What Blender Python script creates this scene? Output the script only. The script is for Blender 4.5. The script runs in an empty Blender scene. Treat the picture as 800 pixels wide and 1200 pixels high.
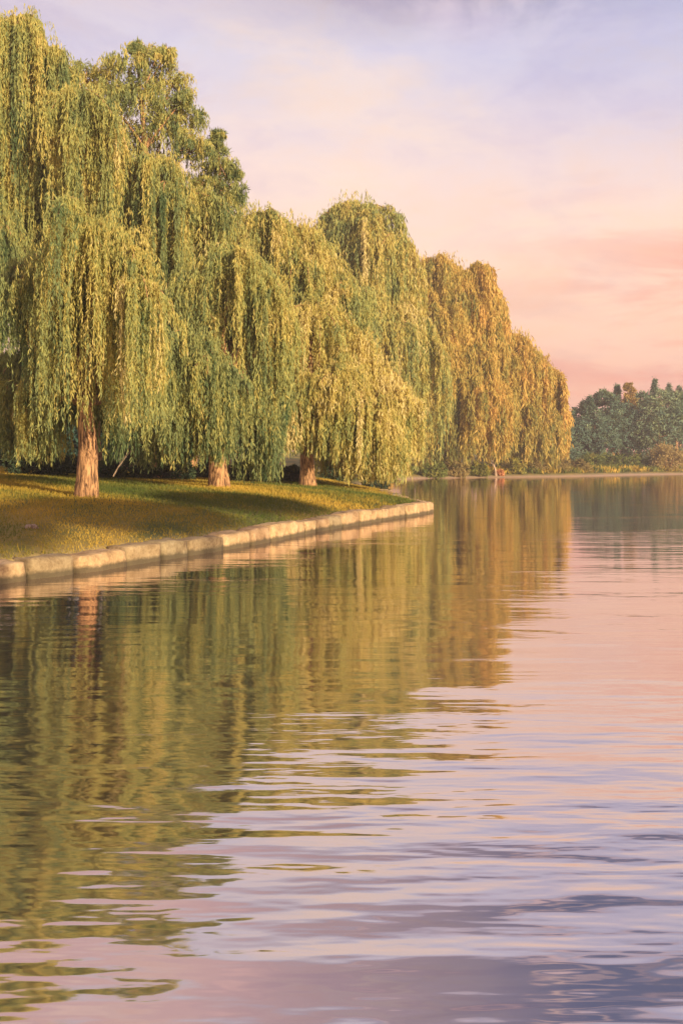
import bpy, math, random
import numpy as np
from mathutils import Vector

random.seed(7)
rng = np.random.default_rng(11)
sc = bpy.context.scene
COL = sc.collection
F, HZ, EYE = 1100.0, 543.0, 1.6          # focal length and horizon in photo pixels, eye height over the water
SUN = Vector((0.62, -0.785, 0.0)).normalized()
SUN_EL = math.radians(14)

def at(px, py, d):
    return np.array([(px-400)/F*d, d, EYE-(py-HZ)*d/F])

# ------------------------------------------------------------------ objects
def tag(o, label=None, cat=None, group=None, kind=None):
    if label: o['label'] = label
    if cat: o['category'] = cat
    if group: o['group'] = group
    if kind: o['kind'] = kind
    return o
def empty(name, loc):
    o = bpy.data.objects.new(name, None); COL.objects.link(o); o.location = loc
    o.empty_display_size = .3
    return o
def mesh_obj(name, verts, faces, mat, parent=None, smooth=False, tint=None, origin=None):
    """faces: (n,k) int array of equal sized polygons, or a list of tuples"""
    verts = np.asarray(verts, dtype=np.float32)
    if parent is not None: verts = verts-np.array(parent.location, dtype=np.float32)
    elif origin is not None: verts = verts-np.array(origin, dtype=np.float32)
    me = bpy.data.meshes.new(name)
    if isinstance(faces, np.ndarray):
        n, k = faces.shape
        me.vertices.add(len(verts)); me.vertices.foreach_set('co', verts.ravel())
        me.loops.add(n*k); me.loops.foreach_set('vertex_index', faces.astype(np.int32).ravel())
        me.polygons.add(n); me.polygons.foreach_set('loop_start', np.arange(0, n*k, k, dtype=np.int32))
        me.update(calc_edges=True)
    else:
        me.from_pydata(verts.tolist(), [], faces); me.update()
    if smooth: me.polygons.foreach_set('use_smooth', np.ones(len(me.polygons), dtype=bool))
    if tint is not None:
        a = me.attributes.new('tint', 'FLOAT', 'POINT'); a.data.foreach_set('value', np.asarray(tint, dtype=np.float32))
    me.materials.append(mat)
    o = bpy.data.objects.new(name, me); COL.objects.link(o)
    if parent is not None: o.parent = parent
    elif origin is not None: o.location = origin
    return o

# ------------------------------------------------------------------ materials
def new_mat(name):
    m = bpy.data.materials.new(name); m.use_nodes = True
    nt = m.node_tree; nt.nodes.clear()
    out = nt.nodes.new('ShaderNodeOutputMaterial')
    return m, nt, out
def N(nt, typ, **kw):
    n = nt.nodes.new(typ)
    for k, v in kw.items():
        if k in ('operation', 'blend_type', 'data_type', 'attribute_name', 'sky_type', 'noise_dimensions', 'feature', 'interpolation_type', 'distance', 'vector_type'):
            setattr(n, k, v)
        else: n.inputs[k].default_value = v
    return n
def ramp(nt, stops, src=None, interp='LINEAR'):
    r = nt.nodes.new('ShaderNodeValToRGB'); cr = r.color_ramp; cr.interpolation = interp
    while len(cr.elements) < len(stops): cr.elements.new(.5)
    for e, (p, c) in zip(cr.elements, stops):
        e.position = p; e.color = (*c, 1)
    if src is not None: nt.links.new(src, r.inputs[0])
    return r
def noise(nt, vec, scale, detail=3, rough=.55, dist=0.):
    n = nt.nodes.new('ShaderNodeTexNoise')
    n.inputs['Scale'].default_value = scale; n.inputs['Detail'].default_value = detail
    n.inputs['Roughness'].default_value = rough; n.inputs['Distortion'].default_value = dist
    if vec is not None: nt.links.new(vec, n.inputs['Vector'])
    return n
def mapping(nt, src, scale=(1,1,1), loc=(0,0,0), rot=(0,0,0)):
    m = nt.nodes.new('ShaderNodeMapping')
    m.inputs['Scale'].default_value = scale; m.inputs['Location'].default_value = loc; m.inputs['Rotation'].default_value = rot
    nt.links.new(src, m.inputs['Vector'])
    return m
def math_(nt, op, a, b=None, clamp=False):
    m = nt.nodes.new('ShaderNodeMath'); m.operation = op; m.use_clamp = clamp
    for i, v in enumerate((a, b)):
        if v is None: continue
        if isinstance(v, (int, float)): m.inputs[i].default_value = v
        else: nt.links.new(v, m.inputs[i])
    return m.outputs[0]
def mixc(nt, fac, a, b, bt='MIX'):
    m = nt.nodes.new('ShaderNodeMixRGB'); m.blend_type = bt
    for i, v in enumerate((fac, a, b)):
        if isinstance(v, (int, float)): m.inputs[i].default_value = v
        elif isinstance(v, tuple): m.inputs[i].default_value = (*v, 1)
        else: nt.links.new(v, m.inputs[i])
    return m.outputs[0]

def leaf_mat(name, stops, transl=.35):
    m, nt, out = new_mat(name)
    at_ = N(nt, 'ShaderNodeAttribute', attribute_name='tint')
    geo = nt.nodes.new('ShaderNodeNewGeometry')
    n = noise(nt, geo.outputs['Position'], .6, 2)
    f = math_(nt, 'ADD', at_.outputs['Fac'], math_(nt, 'MULTIPLY', math_(nt, 'SUBTRACT', n.outputs['Fac'], .53), .9))
    c = ramp(nt, stops, f)
    d = nt.nodes.new('ShaderNodeBsdfDiffuse'); t = nt.nodes.new('ShaderNodeBsdfTranslucent')
    nt.links.new(c.outputs[0], d.inputs[0])
    nt.links.new(mixc(nt, 1., c.outputs[0], (1., .95, .55), 'MULTIPLY'), t.inputs[0])
    mx = nt.nodes.new('ShaderNodeMixShader'); mx.inputs[0].default_value = transl
    nt.links.new(d.outputs[0], mx.inputs[1]); nt.links.new(t.outputs[0], mx.inputs[2])
    nt.links.new(mx.outputs[0], out.inputs[0])
    return m
M = {}
M['willow'] = leaf_mat('willow_leaves', [(0, (.10,.16,.075)), (.25, (.24,.29,.13)), (.5, (.40,.42,.15)), (.75, (.60,.50,.15)), (1, (.72,.62,.30))])
M['willow_far'] = leaf_mat('amber_willow_leaves', [(0, (.16,.19,.07)), (.3, (.32,.31,.10)), (.6, (.53,.41,.11)), (1, (.72,.48,.15))])
M['leaf'] = leaf_mat('broad_leaves', [(0, (.09,.14,.045)), (.4, (.20,.23,.06)), (.75, (.34,.31,.07)), (1, (.46,.38,.10))])
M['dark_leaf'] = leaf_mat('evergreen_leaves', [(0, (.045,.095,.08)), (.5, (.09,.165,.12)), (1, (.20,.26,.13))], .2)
M['amber_leaf'] = leaf_mat('amber_leaves', [(0, (.25,.19,.07)), (.5, (.42,.30,.10)), (1, (.55,.36,.12))])
M['tan_leaf'] = leaf_mat('dry_shrub_leaves', [(0, (.16,.15,.06)), (.5, (.36,.28,.11)), (1, (.50,.38,.17))])
M['far_leaf'] = leaf_mat('far_tree_leaves', [(0, (.08,.14,.115)), (.5, (.14,.22,.16)), (1, (.27,.33,.17))], .2)  # leaf colours lightened to imitate haze over the far trees
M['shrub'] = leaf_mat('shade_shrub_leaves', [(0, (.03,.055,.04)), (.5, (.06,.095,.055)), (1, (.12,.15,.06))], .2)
M['coral'] = leaf_mat('coral_leaves', [(0, (.45,.20,.10)), (.5, (.70,.34,.17)), (1, (.80,.50,.28))])
M['grass_blade'] = leaf_mat('grass_blades', [(0, (.09,.13,.035)), (.35, (.17,.19,.045)), (.6, (.40,.30,.055)), (1, (.62,.42,.08))], .3)

def bark(name, c1, c2):
    m, nt, out = new_mat(name)
    geo = nt.nodes.new('ShaderNodeNewGeometry')
    mp = mapping(nt, geo.outputs['Position'], (9, 9, 1.6))
    n = noise(nt, mp.outputs[0], 1.6, 5, .65, .6)
    b = N(nt, 'ShaderNodeBsdfPrincipled', Roughness=.9)
    c = ramp(nt, [(.40, c1), (.60, c2)], n.outputs['Fac'])
    nt.links.new(c.outputs[0], b.inputs['Base Color'])
    bp = N(nt, 'ShaderNodeBump', Strength=.9); bp.inputs['Distance'].default_value = .06
    nt.links.new(n.outputs['Fac'], bp.inputs['Height']); nt.links.new(bp.outputs[0], b.inputs['Normal'])
    nt.links.new(b.outputs[0], out.inputs[0])
    return m
M['bark'] = bark('willow_bark', (.10,.05,.025), (.62,.35,.16))
M['pale_bark'] = bark('pale_bark', (.24,.16,.10), (.56,.42,.30))

def stone():
    m, nt, out = new_mat('sandstone')
    geo = nt.nodes.new('ShaderNodeNewGeometry'); oi = nt.nodes.new('ShaderNodeObjectInfo')
    n = noise(nt, geo.outputs['Position'], 3.2, 6, .65)
    n2 = noise(nt, geo.outputs['Position'], 22, 4, .7)
    c = ramp(nt, [(.34, (.22,.145,.085)), (.46, (.43,.34,.21)), (.56, (.58,.48,.32)), (.7, (.74,.64,.47))], math_(nt, 'ADD', math_(nt, 'MULTIPLY', n.outputs['Fac'], .7), math_(nt, 'MULTIPLY', n2.outputs['Fac'], .3)))
    tone = ramp(nt, [(0, (.50,.50,.42)), (.3, (.90,.74,.56)), (.6, (1,.88,.70)), (1, (.74,.60,.48))], oi.outputs['Random'])
    c2 = mixc(nt, 1., c.outputs[0], tone.outputs[0], 'MULTIPLY')
    # wet, mossy foot of the stones: a stain that ends a hand above the water
    sep = nt.nodes.new('ShaderNodeSeparateXYZ'); nt.links.new(geo.outputs['Position'], sep.inputs[0])
    wl = nt.nodes.new('ShaderNodeMapRange'); wl.inputs['From Min'].default_value = .06; wl.inputs['From Max'].default_value = .12
    wl.inputs['To Min'].default_value = .9; wl.inputs['To Max'].default_value = 0
    nt.links.new(math_(nt, 'ADD', sep.outputs[2], math_(nt, 'MULTIPLY', math_(nt, 'SUBTRACT', n.outputs['Fac'], .5), .12)), wl.inputs[0])
    c3 = mixc(nt, wl.outputs[0], c2, (.075,.06,.03))
    b = N(nt, 'ShaderNodeBsdfPrincipled', Roughness=.85)
    nt.links.new(c3, b.inputs['Base Color'])
    bp = N(nt, 'ShaderNodeBump', Strength=.8); bp.inputs['Distance'].default_value = .03
    nt.links.new(n2.outputs['Fac'], bp.inputs['Height']); nt.links.new(bp.outputs[0], b.inputs['Normal'])
    nt.links.new(b.outputs[0], out.inputs[0])
    return m
M['stone'] = stone()

def ground_mat():
    m, nt, out = new_mat('grassy_ground')
    geo = nt.nodes.new('ShaderNodeNewGeometry')
    sep = nt.nodes.new('ShaderNodeSeparateXYZ'); nt.links.new(geo.outputs['Position'], sep.inputs[0])
    mp = mapping(nt, geo.outputs['Position'], (.9, .28, 1), rot=(0, 0, math.radians(-24)))  # long slanted patches: dry grass, and shade bands imitated in the colour
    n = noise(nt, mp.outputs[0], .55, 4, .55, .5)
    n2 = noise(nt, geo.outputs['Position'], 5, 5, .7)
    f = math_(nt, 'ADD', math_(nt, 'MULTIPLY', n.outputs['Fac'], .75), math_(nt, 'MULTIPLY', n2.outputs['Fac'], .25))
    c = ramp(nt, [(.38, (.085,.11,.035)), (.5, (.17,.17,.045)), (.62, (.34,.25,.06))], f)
    s = nt.nodes.new('ShaderNodeMapRange'); s.inputs['From Min'].default_value = .06; s.inputs['From Max'].default_value = .34
    s.inputs['To Min'].default_value = 1; s.inputs['To Max'].default_value = 0
    nt.links.new(math_(nt, 'ADD', sep.outputs[2], math_(nt, 'MULTIPLY', math_(nt, 'SUBTRACT', n2.outputs['Fac'], .5), .2)), s.inputs[0])
    c2 = mixc(nt, s.outputs[0], c.outputs[0], (.50,.36,.24))
    b = N(nt, 'ShaderNodeBsdfPrincipled', Roughness=.95)
    b.inputs['Specular IOR Level'].default_value = .15
    nt.links.new(c2, b.inputs['Base Color'])
    bp = N(nt, 'ShaderNodeBump', Strength=.6); bp.inputs['Distance'].default_value = .08
    nt.links.new(n2.outputs['Fac'], bp.inputs['Height']); nt.links.new(bp.outputs[0], b.inputs['Normal'])
    nt.links.new(b.outputs[0], out.inputs[0])
    return m
M['ground'] = ground_mat()

def water_mat():
    m, nt, out = new_mat('lake_water')
    geo = nt.nodes.new('ShaderNodeNewGeometry'); P = geo.outputs['Position']
    big = noise(nt, mapping(nt, P, (.10, .34, 1), rot=(0,0,.12)).outputs[0], 1., 3, .5, .4)
    rough_patch = nt.nodes.new('ShaderNodeMapRange'); rough_patch.interpolation_type = 'SMOOTHSTEP'
    rough_patch.inputs['From Min'].default_value = .47; rough_patch.inputs['From Max'].default_value = .60
    nt.links.new(big.outputs['Fac'], rough_patch.inputs[0])
    swell = noise(nt, mapping(nt, P, (.35, 1.1, 1), rot=(0,0,.08)).outputs[0], 1., 2, .5, .2)
    rip = noise(nt, mapping(nt, P, (1.3, 5.0, 1), rot=(0,0,-.06)).outputs[0], 1., 3, .55, .3)
    mid = noise(nt, mapping(nt, P, (.55, 2.6, 1), rot=(0,0,.03)).outputs[0], 1., 2, .5, .5)
    fine = noise(nt, mapping(nt, P, (6, 16, 1)).outputs[0], 1., 2, .6)
    h = math_(nt, 'MULTIPLY', swell.outputs['Fac'], WAVE[0])
    # the breeze that ruffles the open water near the camera's bank
    sp_ = nt.nodes.new('ShaderNodeSeparateXYZ'); nt.links.new(P, sp_.inputs[0])
    bz = nt.nodes.new('ShaderNodeMapRange'); bz.interpolation_type = 'SMOOTHSTEP'
    for k_, v_ in (('From Min', 8.2), ('From Max', 4.0), ('To Min', 0), ('To Max', 1)): bz.inputs[k_].default_value = v_
    nt.links.new(math_(nt, 'ADD', sp_.outputs[1], math_(nt, 'MULTIPLY', math_(nt, 'SUBTRACT', big.outputs['Fac'], .5), 6.)), bz.inputs[0])
    nearw = noise(nt, mapping(nt, P, (.75, 3.1, 1), rot=(0,0,.05)).outputs[0], 1., 3, .44, .1)
    h = math_(nt, 'ADD', h, math_(nt, 'MULTIPLY', math_(nt, 'MULTIPLY', nearw.outputs['Fac'], bz.outputs[0]), .027))
    h = math_(nt, 'ADD', h, math_(nt, 'MULTIPLY', math_(nt, 'MULTIPLY', rip.outputs['Fac'], math_(nt, 'ADD', math_(nt, 'MULTIPLY', rough_patch.outputs[0], 1.0), .12)), WAVE[1]))
    h = math_(nt, 'ADD', h, math_(nt, 'MULTIPLY', fine.outputs['Fac'], WAVE[2]))
    h = math_(nt, 'ADD', h, math_(nt, 'MULTIPLY', mid.outputs['Fac'], WAVE[3]))
    calm = nt.nodes.new('ShaderNodeMapRange')      # the far arm of the lake lies in the lee of the trees
    for k_, v_ in (('From Min', 10), ('From Max', 55), ('To Min', 1), ('To Max', .27)): calm.inputs[k_].default_value = v_
    nt.links.new(sp_.outputs[1], calm.inputs[0]); h = math_(nt, 'MULTIPLY', h, calm.outputs[0])
    bp = N(nt, 'ShaderNodeBump', Strength=1.); bp.inputs['Distance'].default_value = 1.
    nt.links.new(h, bp.inputs['Height'])
    gl = nt.nodes.new('ShaderNodeBsdfGlossy'); gl.inputs['Roughness'].default_value = .05
    gl.inputs['Color'].default_value = (.99, .91, .89, 1)
    nt.links.new(bp.outputs[0], gl.inputs['Normal'])
    df = nt.nodes.new('ShaderNodeBsdfDiffuse'); df.inputs['Color'].default_value = (.045, .055, .06, 1)
    fr = nt.nodes.new('ShaderNodeFresnel'); fr.inputs['IOR'].default_value = 2.6
    nt.links.new(bp.outputs[0], fr.inputs['Normal'])
    mr = nt.nodes.new('ShaderNodeMapRange'); mr.inputs['To Min'].default_value = .60; mr.inputs['To Max'].default_value = 1.
    nt.links.new(fr.outputs[0], mr.inputs[0])
    mx = nt.nodes.new('ShaderNodeMixShader')
    nt.links.new(mr.outputs[0], mx.inputs[0]); nt.links.new(df.outputs[0], mx.inputs[1]); nt.links.new(gl.outputs[0], mx.inputs[2])
    nt.links.new(mx.outputs[0], out.inputs[0])
    return m
WAVE = (.011, .007, .0005, .006)
M['water'] = water_mat()

# ------------------------------------------------------------------ terrain
WALL = [(-9.5,3.5), (-7.6,7.0), (-5.9,10.0), (-4.50,12.4), (-3.85,13.5), (-3.1,15.1), (-1.75,18.1), (-.62,21.6), (.45,24.4), (1.6,27.2), (2.6,29.4), (3.02,30.6), (2.95,31.8), (2.6,34), (2.3,38), (2.2,42), (2.3,46)]
SHORE = [(2.2,52), (1.6,60), (2.4,70), (3.6,80), (4.2,89), (6.0,95), (9.0,99.5), (13,103), (19,107.5), (26,112), (33,120), (42,131), (54,141), (75,150), (110,152), (170,140), (230,110), (270,60), (280,0), (200,-30), (60,-9), (15,-1.6), (4,.7), (-3,.7), (-6.5,-.6), (-9,-1.5), (-11,.5)]
LAKE = np.array(WALL+SHORE, dtype=float)
def sdist(x, y):
    """distance to the shoreline, positive on land"""
    x = np.asarray(x, float); y = np.asarray(y, float)
    best = np.full(x.shape, 1e9); inside = np.zeros(x.shape, bool)
    n = len(LAKE)
    for i in range(n):
        x0, y0 = LAKE[i]; x1, y1 = LAKE[(i+1) % n]
        dx, dy = x1-x0, y1-y0
        t = np.clip(((x-x0)*dx+(y-y0)*dy)/(dx*dx+dy*dy), 0, 1)
        best = np.minimum(best, np.hypot(x-x0-t*dx, y-y0-t*dy))
        c = ((y0 > y) != (y1 > y)) & (x < (x1-x0)*(y-y0)/((y1-y0) if y1 != y0 else 1e-9)+x0)
        inside ^= c
    return np.where(inside, -best, best)
def wave(x, y):
    return .5*np.sin(x*.31+1.3*np.sin(y*.17))+.5*np.sin(y*.23+x*.11+2.)
def gz(x, y):
    s = sdist(x, y); x = np.asarray(x, float); y = np.asarray(y, float)
    walled = np.clip((49-y)/4, 0, 1)*np.clip((6-x)/2, 0, 1)*np.clip((y+.5)/3, 0, 1)
    up = np.where(s > 0, s, 0)
    steep = np.where(s < .12, -.8, np.where(s < .40, -.8+(s-.12)/.28*1.05, .25))
    soft = np.clip(.02+.10*s, -.8, .35)
    base = walled*steep+(1-walled)*soft
    rise = .04*np.clip((up-.4)/.5, 0, 1)+.60*(1-np.exp(-np.clip(up-.4, 0, None)/3.6))+.030*np.clip(up-8, 0, 60)+.05*np.clip(up-30, 0, 100)*np.clip(y/60-1, 0, 1)
    left = np.clip((120-y)/60, 0, 1)
    rise = rise*(.6+.4*left)
    return base+np.where(s > .3, rise+.05*wave(x, y)*np.clip(up/4, 0, 1), 0)
def gz1(x, y): return float(gz(np.array([x]), np.array([y]))[0])
def hit(px, py):
    for d in np.arange(8, 260, .2):
        p = at(px, py, d)
        if p[2] <= gz1(p[0], p[1]): return p
    return at(px, py, 200)
def axis(segs):
    out = [segs[0][0]]
    for a, b, st in segs:
        n = max(1, int(round((b-a)/st))); out += list(np.linspace(a, b, n+1)[1:])
    return np.array(out)
gx = axis([(-600,-200,25), (-200,-60,5), (-60,-14,1.2), (-14,5,.14), (5,30,.8), (30,110,2), (110,320,7), (320,600,28)])
gy = axis([(-600,-100,30), (-100,-12,4), (-12,0,.5), (0,47,.2), (47,90,.7), (90,170,.9), (170,300,5), (300,600,25)])
X, Y = np.meshgrid(gx, gy); Z = gz(X, Y)
V = np.stack([X.ravel(), Y.ravel(), Z.ravel()], 1)
nx, ny = len(gx), len(gy)
idx = np.arange(nx*ny).reshape(ny, nx)
Fq = np.stack([idx[:-1,:-1], idx[:-1,1:], idx[1:,1:], idx[1:,:-1]], -1).reshape(-1, 4)
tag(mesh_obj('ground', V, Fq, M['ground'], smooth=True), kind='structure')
w = 598.
tag(mesh_obj('water', [(-w,-w,0), (w,-w,0), (w,w,0), (-w,w,0)], [(0,1,2,3)], M['water']), kind='structure')

# ------------------------------------------------------------------ stone wall
def resample(pts, steps):
    pts = np.array(pts, float); seg = np.hypot(*np.diff(pts, axis=0).T); cum = np.r_[0, np.cumsum(seg)]
    return lambda s: np.array([np.interp(s, cum, pts[:,0]), np.interp(s, cum, pts[:,1])]), cum[-1]
pathf, plen = resample(WALL, None)
wall = empty('stone_wall', (float(pathf(20)[0]), float(pathf(20)[1]), 0))
tag(wall, 'low retaining wall of pale rough sandstone blocks curving along the water at the foot of the lawn', 'wall')
from mathutils import noise as mn
s = 0.; k = 0
while s < plen-.6:
    L = random.uniform(.75, 1.25)
    a, b = pathf(s), pathf(s+L)
    d = (b-a); ln = np.hypot(*d); d /= ln; nrm = np.array([-d[1], d[0]])      # points to land (left of travel)
    mid = (a+b)/2
    H = .28+.07*min(1, max(0, (mid[1]-14)/14))+random.uniform(-.04, .035); D = random.uniform(.42, .52); off = random.uniform(-.04, .03)
    nxs, nys, nzs = 9, 6, 6
    vs, vid = [], {}
    fs = []
    def vert(i, j, q):
        key = (i, j, q)
        if key in vid: return vid[key]
        u, v, t = i/nxs, j/nys, q/nzs
        gap = .036
        lx = -ln/2+gap+u*(ln-2*gap); ly = off+v*D; lz = -.35+t*(H+.35)
        # rounded edges and a rough face
        e = .035
        for (c, lo, hi, ax) in ((u, 0, 1, 0), (v, 0, 1, 1), (t, 0, 1, 2)): pass
        nb = sum(1 for c in (u, v, t) if c in (0, 1))
        if nb >= 2:
            sh = e*(.5 if nb == 2 else .7)
            if u in (0, 1): lx += sh*(1 if u == 0 else -1)
            if v in (0, 1): ly += sh*(1 if v == 0 else -1)
            if t == 1: lz -= sh
        p = Vector((mid[0]+d[0]*lx+nrm[0]*ly, mid[1]+d[1]*lx+nrm[1]*ly, lz))
        nz = mn.noise_vector(p*2.6+Vector((k*3.1, 0, 0)))*.04+mn.noise_vector(p*7)*.026
        if v == 0 or t == 1 or nb: p += Vector((nz.x, nz.y, nz.z*.8))
        vid[key] = len(vs); vs.append(tuple(p)); return vid[key]
    for i in range(nxs):
        for j in range(nys):
            fs.append((vert(i,j,nzs), vert(i+1,j,nzs), vert(i+1,j+1,nzs), vert(i,j+1,nzs)))
        for q in range(nzs):
            fs.append((vert(i,0,q), vert(i+1,0,q), vert(i+1,0,q+1), vert(i,0,q+1)))
            fs.append((vert(i+1,nys,q), vert(i,nys,q), vert(i,nys,q+1), vert(i+1,nys,q+1)))
    for j in range(nys):
        for q in range(nzs):
            fs.append((vert(0,j+1,q), vert(0,j,q), vert(0,j,q+1), vert(0,j+1,q+1)))
            fs.append((vert(nxs,j,q), vert(nxs,j+1,q), vert(nxs,j+1,q+1), vert(nxs,j,q+1)))
    mesh_obj('stone_block', vs, fs, M['stone'], wall, smooth=True)
    s += L; k += 1

# ------------------------------------------------------------------ plant builders
class Leaves:
    def __init__(s): s.v = []; s.t = []; s.n = 0
    def add(s, P, D, L, W, T):
        P = np.asarray(P, np.float32); n = len(P)
        if n == 0: return
        D = D/np.maximum(np.linalg.norm(D, axis=1, keepdims=True), 1e-6)
        R = rng.normal(size=(n, 3)); S = np.cross(D, R); S /= np.maximum(np.linalg.norm(S, axis=1, keepdims=True), 1e-6)
        L = np.broadcast_to(L, (n,))[:, None]; W = np.broadcast_to(W, (n,))[:, None]
        mid = P+D*L*.42
        q = np.stack([P, mid+S*W*.5, P+D*L, mid-S*W*.5], 1)
        s.v.append(q.reshape(-1, 3).astype(np.float32)); s.t.append(np.repeat(np.broadcast_to(T, (n,)), 4).astype(np.float32)); s.n += n
    def build(s, name, mat, parent):
        v = np.concatenate(s.v); return mesh_obj(name, v, np.arange(len(v)).reshape(-1, 4), mat, parent, tint=np.concatenate(s.t))
class Tubes:
    def __init__(s): s.v = []; s.f = []
    def add(s, pts, rad, n=8, wob=0., flare=0.):
        pts = [Vector(p) for p in pts]; base = len(s.v)
        for i, (p, r) in enumerate(zip(pts, rad)):
            t = (pts[min(i+1, len(pts)-1)]-pts[max(i-1, 0)]).normalized()
            a = t.cross(Vector((0.13, 1, 0.05))).normalized() if abs(t.y) < .9 else t.cross(Vector((1, 0, 0))).normalized()
            b = t.cross(a)
            for k in range(n):
                an = 2*math.pi*k/n
                rr = r*(1+wob*math.sin(3*an+i*.7)+wob*.6*math.sin(5*an-i*1.1)+(flare*max(0, 1-i/2.5)*(.5+.5*math.cos(4*an)) if flare else 0))
                s.v.append(tuple(p+a*math.cos(an)*rr+b*math.sin(an)*rr))
        for i in range(len(pts)-1):
            for k in range(n):
                s.f.append((base+i*n+k, base+i*n+(k+1) % n, base+(i+1)*n+(k+1) % n, base+(i+1)*n+k))
        s.f.append(tuple(base+(len(pts)-1)*n+k for k in range(n)))
    def build(s, name, mat, parent): return mesh_obj(name, s.v, s.f, mat, parent, smooth=True)
def curve(a, c, b, n):
    a, c, b = map(np.asarray, (a, c, b)); t = np.linspace(0, 1, n)[:, None]
    return (1-t)**2*a+2*t*(1-t)*c+t*t*b

def strands(lv, start, out, length, ls, spacing, tint, arc=.35, floor=None, width=.2, rise=.9):
    """hanging willow strands with leaves, all vectorised. start (n,3), out (n,2) unit vectors, length (n,)"""
    n = len(start); kmax = int(np.max(length)/spacing)+1
    u = (np.arange(kmax)+.5)*spacing
    uu = u[None, :]+rng.uniform(-.5, .5, (n, kmax))*spacing
    ok = uu < length[:, None]
    arcA = arc*rng.uniform(.3, 1.3, n)
    reach = arcA[:, None]*(1-np.exp(-uu/(.9*arc+.2)))*1.3
    up = arcA[:, None]*rise*np.minimum(1, uu/.5)*np.exp(-uu*1.1)
    ph = rng.uniform(0, 6.28, (n, 1)); am = rng.uniform(.02, .10, (n, 1))*np.minimum(2.2, ls/.2)
    sway = am*np.sin(uu*1.6/np.maximum(1, ls/.25)+ph)
    x = start[:, 0:1]+out[:, 0:1]*reach+sway; y = start[:, 1:2]+out[:, 1:2]*reach+sway*.6
    z = start[:, 2:3]+up-np.maximum(0, uu-.18)*.97
    if floor is not None: ok &= z > floor
    P = np.stack([x, y, z], -1)[ok]
    T = (tint[:, None]+rng.normal(0, .09, (n, kmax)))[ok]
    m = len(P)
    D = np.stack([rng.normal(0, .27, m), rng.normal(0, .27, m), -np.abs(rng.normal(.95, .25, m))], 1)
    L = ls*rng.uniform(.6, 1.55, m)
    lv.add(P, D, L, L*width, T)

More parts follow.
